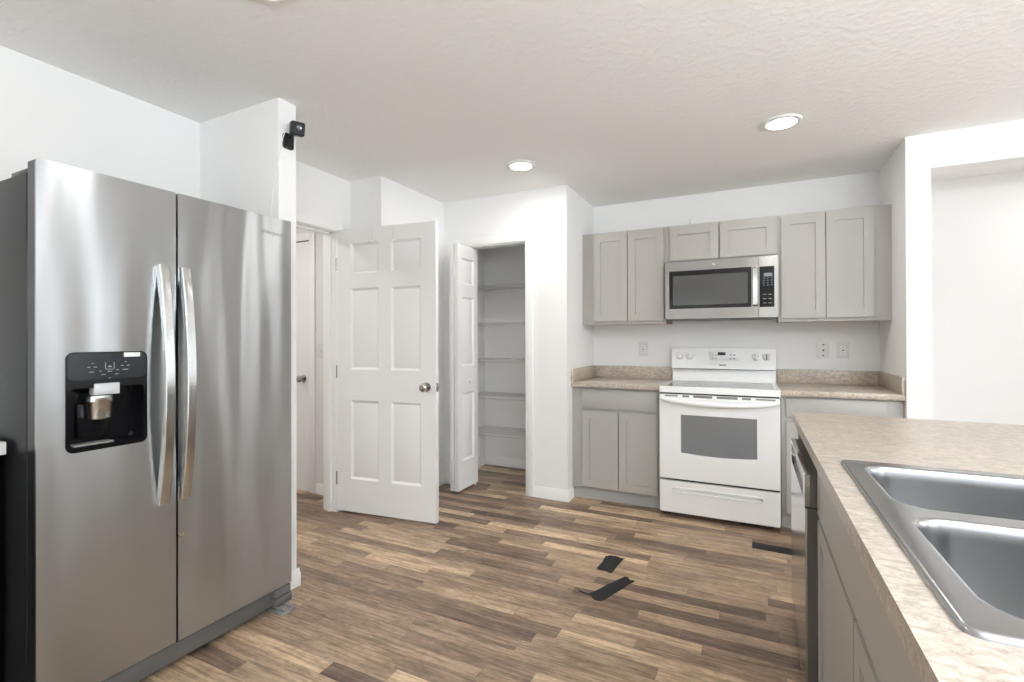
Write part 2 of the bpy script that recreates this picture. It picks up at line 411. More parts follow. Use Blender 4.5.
box(bm, PO1-.014, PO1, YP, YP+.1, 0, PZ); box(bm, PO0, PO0+.014, YP, YP+.1, 0, PZ); box(bm, PO0, PO1, YP, YP+.1, PZ-.014, PZ)
struct('trim_2', bm, TRIM, 'white casing around the pantry opening', 'door frame')
def bb(segs, h=.086, t=.014):
    bm = bmesh.new()
    for (ax, c, s, a0, a1) in segs:   # ax 'x': runs along x on plane y=c, sticking out by s*t
        prof = [(0, 0), (t, 0), (t, h*.72), (t*.45, h*.86), (t*.35, h), (0, h)]
        loops = []
        for a in (a0, a1):
            loops.append([(a, c+s*d, z) if ax == 'x' else (c+s*d, a, z) for d, z in prof])
        loft(bm, loops, True, True, True)
    return bm
struct('baseboard_pantry', bb([('x', YP, -1, PO1+.06, XL+.014), ('y', XL, 1, YP, -.6035)]), TRIM, 'white baseboard between the pantry and the base cabinets', 'baseboard')
struct('baseboard_nook', bb([('y', XP, 1, YN-.014, YP), ('x', YN, -1, XW, XP+.014), ('x', YP, -1, XP, PO0-.06)]), TRIM, 'white baseboard behind the open six-panel door', 'baseboard')
struct('baseboard_inside', bb([('x', 0, -1, XP, XL-.1), ('y', XP, 1, YP+.1, 0), ('y', XL-.1, -1, YP+.1, 0)]), TRIM, 'white baseboard inside the pantry', 'baseboard')
struct('baseboard_stub', bb([('y', XS, 1, YS0-.014, YS1+.014), ('x', YS0, -1, XW, XS), ('x', YS1, 1, XW, XS)]), TRIM, 'white baseboard around the stub wall end by the refrigerator', 'baseboard')
struct('baseboard_hall', bb([('x', HY, -1, -2.97, XW-.115)]), TRIM, 'white baseboard under the hallway light switch', 'baseboard')
struct('baseboard_right', bb([('x', YR, -1, XR+.02, 1.155), ('x', .45, -1, 1.16, XE)]), TRIM, 'white baseboard at the right wall and passage', 'baseboard')

# ------------------------------------------------------------------ doors
SIX = [(0, .35), (.45, .78), (.82, .94)]
def six_panels(w, h, cols=2):
    st = .115*w/.8; mid = .1*w/.8
    zz = [(.235, .80), (1.02, 1.60), (1.705, 1.925)]
    if cols == 1: xs = [(st*1.0, w-st*1.0)]
    else: xs = [(st, w/2-mid/2), (w/2+mid/2, w-st)]
    k = h/2.03
    return [(a, z0*k, b, z1*k) for a, b in xs for z0, z1 in zz]
RAISED = [(.005, .006), (.016, .013), (.038, .004)]
def knob_bm(c, ax, s=1.):
    return lathe(bmesh.new(), c, ax, [(.030*s, 0), (.030*s, .004*s), (.012*s, .007*s), (.011*s, .024*s), (.022*s, .032*s), (.0275*s, .043*s), (.026*s, .054*s), (.018*s, .061*s), (.004*s, .064*s)])
# open door: hinge at (XW+.012, DY1), swings into the kitchen
hx, hy = XW+.014, -1.665; fx_, fy_ = -1.690, -1.577
d = Vector((fx_-hx, fy_-hy, 0)).normalized(); W_ = .806
door = thing('door_1', (hx, hy, 0), 'open white six-panel door with a dark knob, swung into the kitchen', 'door', kind='structure')
M = frame_at((hx, hy, .018), d)
obj('panel', panel_slab(bmesh.new(), M, W_, 2.03, .035, six_panels(W_, 2.03), RAISED, both=True), DOORW, door)
n = Vector((d.y, -d.x, 0))      # towards the camera
kp = Vector((hx, hy, 0))+d*(W_-.07)
obj('knob', knob_bm((kp.x, kp.y, .93), n, 1.05), NICK, door, 'dark nickel round knob')
kb = kp-n*.035
obj('knob', knob_bm((kb.x, kb.y, .93), -n, 1.05), NICK, door, 'dark nickel round knob')
e = Vector((hx, hy, 0))+d*W_-n*.0175
M2 = frame_at((e.x, e.y, .90), -n)
bm = bmesh.new()
for zz0, zz1, u in ((.0, .057, .0125), (.018, .04, .007)):
    t_ = .0015 if u > .01 else .011
    vs = [M2 @ Vector((a, b, c)) for a in (-u, u) for b in (-t_, .0) for c in (zz0, zz1)]
    v = [bm.verts.new(p) for p in vs]
    for q in ((0, 1, 3, 2), (4, 6, 7, 5), (0, 4, 5, 1), (2, 3, 7, 6), (0, 2, 6, 4), (1, 5, 7, 3)): bm.faces.new([v[i] for i in q])
obj('latch', bm, NICK, door, 'dark nickel latch plate in the door edge')
for z in (.25, 1.02, 1.80):
    bm = B(hx-.004, hx-.001, hy-.001, hy+.030, z-.045, z+.045); tube(bm, [(hx-.006, hy-.003, z-.047), (hx-.006, hy-.003, z+.047)], .005, 10)
    obj('hinge', bm, NICK, door, 'nickel hinge')
# over-door hooks
for i, px in enumerate((.300, .477)):
    p = Vector((hx, hy, 0))+d*px
    bm = bmesh.new(); zt = 2.048
    def P(off, u, z): q = p+n*off+d*u; return (q.x, q.y, z)
    for u0, u1 in ((-.011, .011),):
        path = [(-.0355-.0012, zt-.05), (-.0355-.0012, zt+.0012), (.0012, zt+.0012), (.0012, zt-.115)]
        for (o0, z0), (o1, z1) in zip(path, path[1:]):
            a = .0012
            if abs(o0-o1) < 1e-6: q8 = [(o0-a, z0), (o0+a, z0), (o0+a, z1), (o0-a, z1)]
            else: q8 = [(o0, z0-a), (o1, z0-a), (o1, z0+a), (o0, z0+a)]
            loft(bm, [[P(o, u, z) for o, z in q8] for u in (u0, u1)], True, True, True)
    tube(bm, [P(.002, 0, zt-.095), P(.012, 0, zt-.112), P(.026, 0, zt-.112), P(.032, 0, zt-.100), P(.032, 0, zt-.088)], .005, 8)
    o = obj('over_door_hook', bm, PLAST)
    tag(o, ('white over-door hook nearer the hinge side of the open six-panel door', 'white over-door hook nearer the knob side of the open six-panel door')[i], 'hook', 'over-door hooks')
# hallway door (closed, in the end wall)
hd = thing('door_2', (-3.45, HY, 0), 'closed white panel door in the hallway beyond the doorway', 'door', kind='structure')
HX0, HX1 = -3.81, -3.045
obj('panel', panel_slab(bmesh.new(), frame_at((HX0, HY-.004, .015), (1, 0, 0)), HX1-HX0, 2.049, .004, six_panels(HX1-HX0, 2.049), [(.004, .0015), (.014, .0035), (.034, .001)]), DOORW, hd)
obj('knob', knob_bm((HX1-.07, HY-.004, .93), (0, -1, 0)), NICK, hd, 'dark nickel round knob')
bm = B(HX0-.003, HX1+.004, HY-.003, HY, 2.064, 2.072)
obj('gap', bm, DARK, hd, 'dark gap above the door')
bm = B(HX1+.004, HX1+.064, HY-.016, HY, 0, 2.133, .004); box(bm, HX0-.064, HX0-.003, HY-.016, HY, 0, 2.133, .004); box(bm, HX0-.003, HX1+.004, HY-.016, HY, 2.072, 2.133, .004)
obj('door_casing', bm, TRIM, hd)
# bifold pantry door, folded open
bf = thing('door_3', (-1.95, -.79, 0), 'white bifold pantry door folded open against the left jamb', 'door', kind='structure')
BY0, BY1, BZ = -.945, -.632, 2.005
for x0, nm in ((-1.948, 1), (-1.990, 0)):
    Wd = BY1-BY0
    pn = six_panels(Wd, BZ, 1)
    pn = [(.062, p[1], Wd-.062, p[3]) for p in pn]
    M = frame_at((x0+.035, BY0, .022), (0, 1, 0))
    o = obj('panel', panel_slab(bmesh.new(), M, Wd, BZ, .035, pn, RAISED, both=True), DOORW, bf)
obj('knob', lathe(bmesh.new(), (-1.913, -.775, .905), (1, 0, 0), [(.009, 0), (.008, .012), (.016, .02), (.017, .028), (.010, .033)], 20), PLAST, bf, 'small white knob')
for z in (.28, 1.04, 1.78):
    bm = B(-1.985, -1.953, BY0-.002, BY0+.0, z-.03, z+.03); box(bm, -1.946, -1.918, BY0-.002, BY0, z-.03, z+.03)
    tube(bm, [(-1.9515, BY0-.004, z-.034), (-1.9515, BY0-.004, z+.034)], .0045, 8)
    obj('hinge', bm, PLAST, bf, 'painted hinge')
obj('roller', lathe(bmesh.new(), (-1.93, BY1-.02, 0), (0, 0, 1), [(.008, 0), (.011, .006), (.011, .014), (.005, .022)], 14), PLAST, bf, 'white bottom guide')

# ------------------------------------------------------------------ pantry wire shelves
def wire_shelf(z):
    x0, x1, yf, yb = XP+.003, XL-.103, -.335, -.003
    bm = bmesh.new()
    for y, dz, r in ((yf, 0, .0035), (yf, -.024, .0035), (yf+.11, -.004, .003), (yf+.22, -.004, .003), (yb-.004, -.004, .003)):
        tube(bm, [(x0, y, z+dz), (x1, y, z+dz)], r, 6)
    k = int((x1-x0)/.0254)
    for i in range(k+1):
        x = x0+(x1-x0)*i/k
        tube(bm, [(x, yb, z), (x, yf, z), (x, yf, z-.024)], .0018, 4, False)
    return bm
posn = ('topmost', 'second from the top', 'middle', 'second from the bottom', 'lowest')
for i, z in enumerate((1.752, 1.404, 1.066, .727, .387)):
    s = thing('wire_shelf', (-1.68, -.17, z), 'white wire shelf in the pantry, %s of the five' % posn[i], 'shelf', 'wire shelves in the pantry')
    obj('rack', wire_shelf(z), WIRE, s)

# ------------------------------------------------------------------ wall cabinets and base cabinets
SHAKER = [(.0005, .009)]
def shaker(x0, x1, z0, z1, yf, st=.057, t=.019):
    w_, h_ = x1-x0, z1-z0
    M = frame_at((x0, yf, z0), (1, 0, 0))
    return panel_slab(bmesh.new(), M, w_, h_, t, [(st, st, w_-st, h_-st)], SHAKER)
def flat(x0, x1, z0, z1, yf, t=.019): return B(x0, x1, yf, yf+t, z0, z1, .0025)
def cabinet(name, x0, x1, z0, z1, yd, doors, label, st=.057):
    c = thing(name, ((x0+x1)/2, -.15, z0), label, 'cabinet', 'wall cabinets over the range')
    bm = B(x0, x1, yd, -.001, z0+.0125, z1-.0002)
    for a, b in ((x0, doors[0][0]+.012), (doors[-1][1]-.012, x1)): box(bm, a, b, yd-.003, yd-.0003, z0, z1)
    xa, xb = doors[0][0]+.0122, doors[-1][1]-.0122
    box(bm, xa, xb, yd-.003, yd-.0003, z1-.04, z1); box(bm, xa, xb, yd-.003, yd-.0003, z0, z0+.04)
    obj('body', bm, CAB, c)
    obj('underside', B(x0+.004, x1-.004, yd+.012, -.004, z0+.006, z0+.0122), CABIN, c, 'tan unpainted underside')
    for a, b, za, zb in doors: obj('door', shaker(a, b, za, zb, yd-.022, st), CAB, c)
    return c
cabinet('wall_cabinet', XL, -.384, 1.369, 2.127, -.328, [(-.965, -.686, 1.396, 2.106), (-.680, -.402, 1.396, 2.106)], 'grey two-door wall cabinet left of the microwave')
cabinet('wall_cabinet', -.383, .383, 1.838, 2.127, -.328, [(-.354, -.007, 1.852, 2.108), (.004, .366, 1.852, 2.108)], 'short grey two-door wall cabinet above the microwave')
cabinet('wall_cabinet', .384, XR, 1.369, 2.127, -.328, [(.402, .667, 1.394, 2.108), (.672, .940, 1.394, 2.108)], 'grey two-door wall cabinet right of the microwave')
bm = tube(bmesh.new(), [(-.215, -.20, 2.132), (-.205, -.27, 2.134), (-.215, -.30, 2.150), (-.203, -.315, 2.172)], .006, 8)
tube(bm, [(-.205, -.27, 2.132), (-.12, -.26, 2.132), (-.06, -.2, 2.132)], .005, 8)
tag(obj('power_cord', bm, PLAST), 'short white cord end sticking up on top of the cabinet above the microwave', 'cord')

def base_cab(x0, x1, label, drawer, doors, fx0, fx1):
    x0, x1 = x0+.0006, x1-.0006
    c = thing('base_cabinet', ((x0+x1)/2, -.3, 0), label, 'cabinet', 'base cabinets along the back wall')
    bm = B(x0, x1, -.603, -.001, .088, .8755, .001)
    obj('body', bm, CAB, c)
    obj('toe_kick', B(x0, x1, -.575, -.55, 0, .088), KICK, c, 'bluish grey toe kick')
    dr = obj('drawer', flat(*drawer, -.625), CAB, c)
    for a, b, za, zb in doors: obj('door', shaker(a, b, za, zb, -.625), CAB, c)
    return c
base_cab(XL, -.386, 'grey base cabinet with one drawer and two doors, left of the range', (-.977, -.407, .717, .857), [(-.978, -.696, .106, .696), (-.689, -.407, .106, .696)], XL, -.386)
base_cab(.386, XR, 'grey base cabinet right of the range, partly hidden by the peninsula', (.415, .948, .737, .860), [(.415, .680, .106, .705), (.688, .948, .106, .705)], .386, XR)
def counter(x0, x1, side, label):
    c = thing('countertop', ((x0+x1)/2, -.32, .876), label, 'countertop')
    obj('slab', B(x0, x1, -.642, -.001, .876, .914, .004), LAM, c)
    bm = B(x0, x1, -.021, -.001, .9142, 1.016, .002)
    if side < 0: box(bm, x0, x0+.02, -.64, -.021, .9142, 1.016, .002)
    else: box(bm, x1-.02, x1, -.64, -.021, .9142, 1.016, .002)
    obj('backsplash', bm, LAM, c)
counter(XL+.0005, -.385, -1, 'beige marbled laminate countertop left of the range')
counter(.385, XR-.0005, 1, 'beige marbled laminate countertop right of the range against the back wall')

# ------------------------------------------------------------------ range
R_ = .381; YF = -.712
rg = thing('range', (0, -.35, 0), 'white freestanding electric range with a glass cooktop and oven window', 'range')
bm = B(-R_+.002, R_-.002, -.665, -.02, .035, .8725, .003)
obj('body', bm, WHITE, rg)
for x in (-.33, .33):
    for y in (-.62, -.08): obj('foot', lathe(bmesh.new(), (x, y, 0), (0, 0, 1), [(.018, 0), (.018, .02), (.01, .022), (.01, .04)], 14), BLACK, rg, 'black levelling foot')
# cooktop: white rim with glass inset
bm = bmesh.new()
slab(bm, rr(-R_, -.700, R_, -.055, .012, 4), [rr(-.343, -.672, .343, -.135, .015, 4)], lambda u, v, d: (u, v, d), .917, .873)
obj('cooktop', bm, WHITE, rg)
gl = obj('cooktop_glass', prism(bmesh.new(), rr(-.343, -.672, .343, -.135, .015, 4), lambda u, v, d: (u, v, d), .9155, .885), COOKG, rg, 'dark grey glass cooking surface')
for x, y, r in ((-.18, -.50, .115), (.19, -.51, .085), (-.18, -.25, .080), (.19, -.265, .105)):
    bm = bmesh.new()
    loft(bm, [[(x+q*math.cos(2*PI*k/48), y+q*math.sin(2*PI*k/48), .9158) for k in range(48)] for q in (r, r*.86)], True)
    loft(bm, [[(x+q*math.cos(2*PI*k/48), y+q*math.sin(2*PI*k/48), .9158) for k in range(48)] for q in (r*.62, r*.58)], True)
    obj('burner_ring', bm, RING, gl, 'printed burner ring')
# backguard: lower riser and overhanging console with a gently arched top
obj('riser', B(-R_+.004, R_-.004, -.075, -.02, .9, 1.02, .003), WHITE, rg)
bm = bmesh.new(); N = 24
top = [(-R_+.003+(2*R_-.006)*k/N) for k in range(N+1)]
prof = [(x, 1.168+.010*(1-(x/R_)**2)) for x in top]
poly = [(R_-.003, 1.012), (-R_+.003, 1.012)]+prof
loops = []
for d0, d1, k in ((-.02, -.02, 1), (-.104, -.074, 1)):
    loops.append([(u, d0+(d1-d0)*((v-1.012)/.165), v) for u, v in poly])
loft(bm, loops, True, True, True)
es = [e_ for e_ in bm.edges if e_.calc_length() > .1 or True]
con = obj('console', bm, WHITE, rg)
def cy(z): return -.104+.03*((z-1.012)/.165)
obj('console_shadow_strip', B(-R_+.012, R_-.012, -.098, -.074, 1.006, 1.0125), GREYP, con, 'grey strip standing in for the shadow line')  # shadow under the overhanging console, put in as a grey strip
bm = B(-.092, .124, cy(1.11)-.006, cy(1.11)+.01, 1.068, 1.152, .006)
cp = obj('control_panel', bm, WHITE2, con, 'pale control panel with clock')
obj('clock', B(-.030, .028, -.0945, cy(1.132), 1.120, 1.144, .001), SCREEN, con, 'black clock display')
for sx in (-1, 1):
    for i in range(2):
        for j in range(2):
            x = .0+sx*(.052+.026*i)+.012; z = 1.095+.028*j
            obj('button', B(x-.006, x+.006, cy(z)-.010, cy(z), z-.005, z+.005, .001), GREYP if (sx > 0 ) else LGREY, con, 'small grey button')
obj('badge', B(-.018, .03, cy(1.043)-.0035, cy(1.043), 1.038, 1.047, .001), GREYP, con, 'small grey maker badge')
for x, m_ in ((-.316, WHITE), (-.240, WHITE), (.243, WHITE), (.314, WHITE)):
    z = 1.108; nrm = Vector((0, -1, .18)).normalized(); c0 = Vector((x, cy(z)+.002, z))
    k = obj('knob', lathe(bmesh.new(), c0, nrm, [(.031, 0), (.031, .005), (.024, .008), (.022, .022), (.020, .026)], 24), m_, con)
    obj('dial', lathe(bmesh.new(), c0-nrm*.002, nrm, [(.037, 0), (.037, .003)], 24), LGREY, k, 'grey printed dial ring')
    q = c0+nrm*.026
    obj('pointer', B(x-.0055, x+.0055, q.y-.010, q.y+.006, z-.017, z+.025, .003), GREYP if x > .3 else WHITE2, k)
# oven door
bm = bmesh.new(); N = 14
wl = [(-.232, .722), (-.232, .458)]+[(-.232+.475*k/N, .458-.012*math.sin(PI*k/N)) for k in range(1, N)]+[(.243, .458), (.243, .722)]
wl = [(u, v) for u, v in wl]
f = lambda u, v, d: (u, d, v)
slab(bm, rr(-R_+.006, .272, R_-.006, .862, .008, 3), [wl[::-1]], f, YF, -.668)
od = obj('oven_door', bm, WHITE, rg)
obj('window', prism(bmesh.new(), wl, f, YF+.004, YF+.012), GLASSD, od, 'dark grey oven glass')
obj('gap', B(-R_+.008, R_-.008, -.69, -.664, .8625, .8728), DARK, rg, 'dark gap under the cooktop')
# bowed full-width handle
def bowed(x0, x1, z, y0, bow, rz, ry, n=28, drop=0.):
    pts = []
    for k in range(n+1):
        s_ = k/n; x = x0+(x1-x0)*s_; q = math.sin(PI*s_)**.55
        pts.append((x, y0-bow*q, z-drop*q))
    return pts
pts = bowed(-R_+.012, R_-.012, .838, YF-.002, .050, .016, .012, 30, .032)
rad = [.010+.010*math.sin(PI*k/30)**.5 for k in range(31)]
obj('handle', tube(bmesh.new(), pts, rad, 14), WHITE, od)
for a, b, h in ((-.340, -.252, .010), (-.222, -.176, .014), (-.150, -.028, .016), (.000, .128, .016), (.154, .208, .014), (.236, .350, .010)):
    obj('vent', B(a, b, YF-.0015, YF+.004, .852-h/2, .852+h/2, .001), GREYP, od, 'dark grey vent slot')
# storage drawer with moulded pull
bm = bmesh.new()
slab(bm, rr(-R_+.006, .036, R_-.006, .256, .008, 3), [rr(-.290, .176, .284, .216, .019, 6)], f, YF, -.668)
dw = obj('drawer', bm, WHITE, rg)
bm = bmesh.new()
loops = []
for ins, dp in ((0, 0), (.004, -.006), (.008, .008), (.013, .018)):
    loops.append([(u, YF+dp, v) for u, v in rr(-.290+ins, .176+ins, .284-ins, .216-ins, .019-ins, 6)])
loft(bm, loops, True, False, True)
obj('pull', bm, WHITE, dw)
obj('drawer_gap', B(-R_+.008, R_-.008, -.69, -.664, .257, .271), DARK, rg, 'dark gap above the drawer')

# ------------------------------------------------------------------ microwave
mw = thing('microwave', (0, -.2, 1.4), 'stainless over-the-range microwave with black window under the short cabinet', 'microwave')
obj('body', B(-.380, .380, -.372, -.002, 1.405, 1.834, .002), BLACK, mw, 'dark casing')
YM = -.402
bm = bmesh.new()
slab(bm, rr(-.381, 1.402, .258, 1.836, .003, 2), [rr(-.352, 1.478, .213, 1.765, .004, 3)], f, YM, -.372)
md = obj('door', bm, STEELM, mw)
obj('window', prism(bmesh.new(), rr(-.352, 1.478, .213, 1.765, .004, 3), f, YM+.001, YM+.01), MWG, md, 'black glass window')
obj('window_screen', prism(bmesh.new(), rr(-.325, 1.505, .190, 1.728, .006, 3), f, YM+.0003, YM+.002), mat('microwave_screen', s2l(76, 76, 75), .12, spec=.4), md, 'grey mesh screen area')
bm = bmesh.new()
slab(bm, rr(.260, 1.402, .381, 1.836, .003, 2), [rr(.264, 1.474, .357, 1.762, .004, 3)], f, YM, -.372)
mp_ = obj('control_frame', bm, STEELM, mw)
cpn = obj('control_panel', prism(bmesh.new(), rr(.264, 1.474, .357, 1.762, .004, 3), f, YM+.001, YM+.01), BLACKG, mp_, 'black glass control panel')
obj('display', B(.292, .345, YM-.0005, YM+.002, 1.690, 1.714), LCD, mp_, 'grey display')
BTN = mat('touchpad_print', s2l(70, 92, 104), .4)
BTN2 = mat('touchpad_print_pale', s2l(105, 98, 92), .4)
bm = bmesh.new()
for j in range(4):
    for i in range(3): box(bm, .287+.024*i, .298+.024*i, YM-.0004, YM+.002, 1.625+.017*j, 1.632+.017*j)
obj('keypad', bm, BTN, mp_, 'blue grey printed keys')
for j in range(3):
    for i in range(2): obj('key', B(.287+.034*i, .307+.034*i, YM-.0004, YM+.002, 1.50+.03*j, 1.506+.03*j), BTN2, mp_, 'pale printed key')
bm = bmesh.new()
loft(bm, [[(x, y, z) for x, y in ((.218, YM-b), (.218, YM-b-.010), (.2225, YM-b-.016), (.2505, YM-b-.016), (.255, YM-b-.010), (.255, YM-b))] for z, b in ((1.484, .0), (1.492, .016), (1.56, .024), (1.62, .026), (1.68, .024), (1.748, .016), (1.756, .0))], True, True, True)
obj('handle', bm, STEELH, md, 'bright vertical bar handle')
obj('badge', prism(bmesh.new(), rr(-.048, 1.795, -.026, 1.807, .005, 4), f, YM-.0008, YM), LGREY, md, 'small round-cornered badge')
bm = B(-.36, .36, -.36, -.03, 1.396, 1.4055)
for x in (-.2, .2): box(bm, x-.13, x+.13, -.30, -.10, 1.392, 1.397)
obj('underside', bm, GREYP, mw, 'grey vented underside')

# ------------------------------------------------------------------ refrigerator (faces +X)
FX = -1.727; FY0, FYS, FY1 = -3.594, -3.191, -2.684; FZ0, FZ1 = .116, 1.807
g = .0035
fr = thing('refrigerator', (-2.1, -3.14, 0), 'stainless side-by-side refrigerator with a dark ice and water dispenser', 'refrigerator')
obj('body', B(-2.47, -1.800, FY0+.003, FY1-.003, .035, 1.775, .004), FSIDE, fr, 'dark charcoal cabinet body')
obj('gasket', B(-1.800, -1.785, FY0+.02, FY1-.02, .13, 1.77), BLACK, fr, 'black door gasket')
fyz = lambda u, v, d: (d, u, v)
DPY0, DPY1, DPZ0, DPZ1 = -3.524, -3.292, .890, 1.213
bm = bmesh.new()
slab(bm, rr(FY0, FZ0, FYS-g, FZ1, .004, 2), [rr(DPY0, DPZ0, DPY1, DPZ1, .022, 5)], fyz, FX, FX-.004)
slab(bm, rr(FY0, FZ0, FYS-g, FZ1, .004, 2), [rr(DPY0, DPZ0, DPY1, DPZ1, .022, 5)], fyz, FX-.004, FX-.008)
fd = obj('freezer_door', bm, STEEL, fr, 'left freezer door')
obj('door_liner', slab(bmesh.new(), rr(FY0+.001, FZ0+.001, FYS-g-.001, FZ1-.002, .004, 2), [rr(DPY0, DPZ0, DPY1, DPZ1, .022, 5)], fyz, FX-.008, FX-.058), FSIDE, fd, 'dark door edge')
bm = bmesh.new()
slab(bm, rr(FYS+g, FZ0, FY1, FZ1, .004, 2), [], fyz, FX, FX-.008)
rd = obj('refrigerator_door', bm, STEEL, fr, 'right refrigerator door')
obj('door_liner', B(FX-.058, FX-.008, FYS+g+.001, FY1-.001, FZ0+.001, FZ1-.002), FSIDE, rd, 'dark door edge')
def handle(yc, wd=.033):
    bm = bmesh.new(); loops = []
    z0, z1 = .652, 1.526; N = 20
    for k in range(N+1):
        s_ = k/N; z = z0+(z1-z0)*s_
        o_ = .020+.040*math.sin(PI*s_)**.8
        th = .018+.022*(1-math.sin(PI*s_))**2
        xi = FX+max(.0005, o_-th); xo = FX+o_
        loops.append([(xi, yc-wd/2, z), (xo-.003, yc-wd/2, z), (xo, yc-wd/2+.003, z), (xo, yc+wd/2-.003, z), (xo-.003, yc+wd/2, z), (xi, yc+wd/2, z)])
    loft(bm, loops, True, True, True); return bm
obj('handle', handle(-3.244), STEELH, fd, 'long bowed bar handle')
obj('handle', handle(-3.168), STEELH, rd, 'long bowed bar handle')
# dispenser
wd_ = obj('dispenser', slab(bmesh.new(), rr(DPY0, DPZ0, DPY1, DPZ1, .022, 5), [rr(DPY0+.012, DPZ0+.014, DPY1-.012, DPZ0+.205, .012, 4)], fyz, FX+.002, FX-.028), BLACKG, fr, 'black ice and water dispenser')
bm = bmesh.new()
loops = [[(x, u, v) for u, v in rr(DPY0+.012+i, DPZ0+.014+i, DPY1-.012-i, DPZ0+.205-i, .012, 4)] for x, i in ((FX, 0), (FX-.05, .006), (FX-.057, .012))]
loft(bm, loops, True, False, True)
obj('cavity', bm, BLACKG, wd_, recalc=False)
obj('control_panel', prism(bmesh.new(), rr(DPY0+.004, DPZ0+.232, DPY1-.004, DPZ1-.004, .018, 4), fyz, FX+.0026, FX+.001), PANELG, wd_, 'dark grey touch panel')
ICON = mat('panel_icons', s2l(150, 156, 160), .4)
bm = bmesh.new()
def mark(y0, y1, z0, z1): box(bm, FX+.002, FX+.0032, y0, y1, z0, z1)
uy, uz = -3.406, 1.155
mark(uy-.013, uy-.0115, uz, uz+.022); mark(uy+.0115, uy+.013, uz, uz+.022); mark(uy-.011, uy+.011, uz-.0015, uz); mark(uy-.005, uy+.005, uz+.006, uz+.010)
for dy, dz, ln in ((-.058, .008, .007), (-.04, .008, .009), (-.05, -.008, .012), (-.026, -.006, .008), (0, -.008, .014), (.022, -.004, .008), (.036, .010, .008), (.054, .010, .009), (.045, -.004, .017), (-.018, -.018, .012), (.02, -.018, .010), (-.048, .02, .005), (.046, .022, .005), (0, -.03, .005)):
    mark(uy+dy-ln/2, uy+dy+ln/2, uz+dz-.001, uz+dz+.001)
obj('icon', bm, ICON, wd_, 'pale printed cup and button icons')
obj('sticker', B(FX+.0022, FX+.0036, DPY1-.073, DPY1-.024, DPZ1-.019, DPZ1-.004), PLAST, wd_, 'small white sticker')
obj('ice_chute', B(FX-.03, FX+.006, -3.450, -3.378, 1.070, 1.108, .003), LGREY, wd_, 'light grey chute cover')
bm = bmesh.new()
loft(bm, [[(FX-.022+r*math.cos(a)*.8, -3.424+r*math.sin(a), z) for a in [2*PI*k/24 for k in range(24)]] for z, r in ((1.074, .020), (1.066, .036), (1.048, .038), (1.042, .034), (.992, .031), (.988, .027))], True, True, True)
obj('spout', bm, STEELH, wd_, 'bright metal spout')
obj('paddle', B(FX-.05, FX-.044, -3.475, -3.39, .925, 1.04, .002), BLACKG, wd_)
obj('drip_tray', B(FX-.052, FX-.004, -3.500, -3.390, .906, .912, .002), GREYP, wd_, 'grey drip tray edge')
# lettering on the right door
obj('logo', text_bm('Whirlpool', .026, T(FX+.0004, -2.786, 1.734) @ XUP, shear=.25), mat('logo_silver', s2l(128, 130, 131), .35), rd, 'silver brand lettering', sharp=20)
# worn patch under the right handle
bm = bmesh.new()
pts = [(FX+.0004, -3.176+.011*math.cos(a), .523+.016*math.sin(a)) for a in [PI*.95+PI*1.05*k/10 for k in range(11)]]
tube(bm, pts, [0.001+.0036*math.sin(PI*k/10) for k in range(11)], 6)
obj('chip', bm, RUST, rd, 'small worn mark under the handle')
# base grille, feet, hinges
obj('grille', B(-1.800, -1.752, FY0+.006, FY1-.075, .032, .100, .003), mat('grille_grey', s2l(84, 82, 80), .4), fr, 'dark grey base grille')
bm = B(-1.80, -1.727, FY1-.085, FY1-.004, .074, .110, .003); box(bm, -1.80, -1.722, FY1-.090, FY1-.002, .036, .070, .003)
obj('corner_bracket', bm, mat('bracket_grey', s2l(88, 86, 84), .45), fr, 'grey lower hinge bracket')
bm = B(-1.79, -1.690, FY1-.078, FY1-.010, .0, .014, .002); box(bm, -1.775, -1.700, FY1-.068, FY1-.046, .014, .030, .003); box(bm, -1.775, -1.705, FY1-.034, FY1-.014, .014, .030, .003)
obj('foot', bm, mat('grey_metal_foot', s2l(122, 121, 118), .4), fr, 'grey levelling foot')
for y, x in ((FY0+.05, -1.78), (FY0+.05, -2.40), (FY1-.05, -2.40)): obj('foot', lathe(bmesh.new(), (x, y, 0), (0, 0, 1), [(.02, 0), (.02, .012), (.01, .014), (.01, .04)], 12), BLACK, fr, 'black foot')
for y in (FY0+.04, FY1-.04):
    bm = B(-1.93, -1.80, y-.03, y+.03, 1.774, 1.792, .004); box(bm, -1.80, -1.745, y-.022, y+.022, 1.778, 1.800, .004)
    obj('hinge_cover', bm, BLACK, fr, 'black hinge cover')

# counter end left of the refrigerator
sc = thing('side_counter', (-2.2, -3.95, 0), 'pale counter end just left of the refrigerator at the photo edge', 'counter')
obj('countertop', B(XW+.001, -1.885, -4.3, -3.608, .893, .933, .003), PLAST, sc)
obj('body', B(XW+.001, -1.93, -4.3, -3.615, .09, .893, .002), FSIDE, sc, 'dark cabinet body')
obj('toe_kick', B(XW+.001, -2.0, -4.3, -3.615, 0, .09), BLACK, sc)

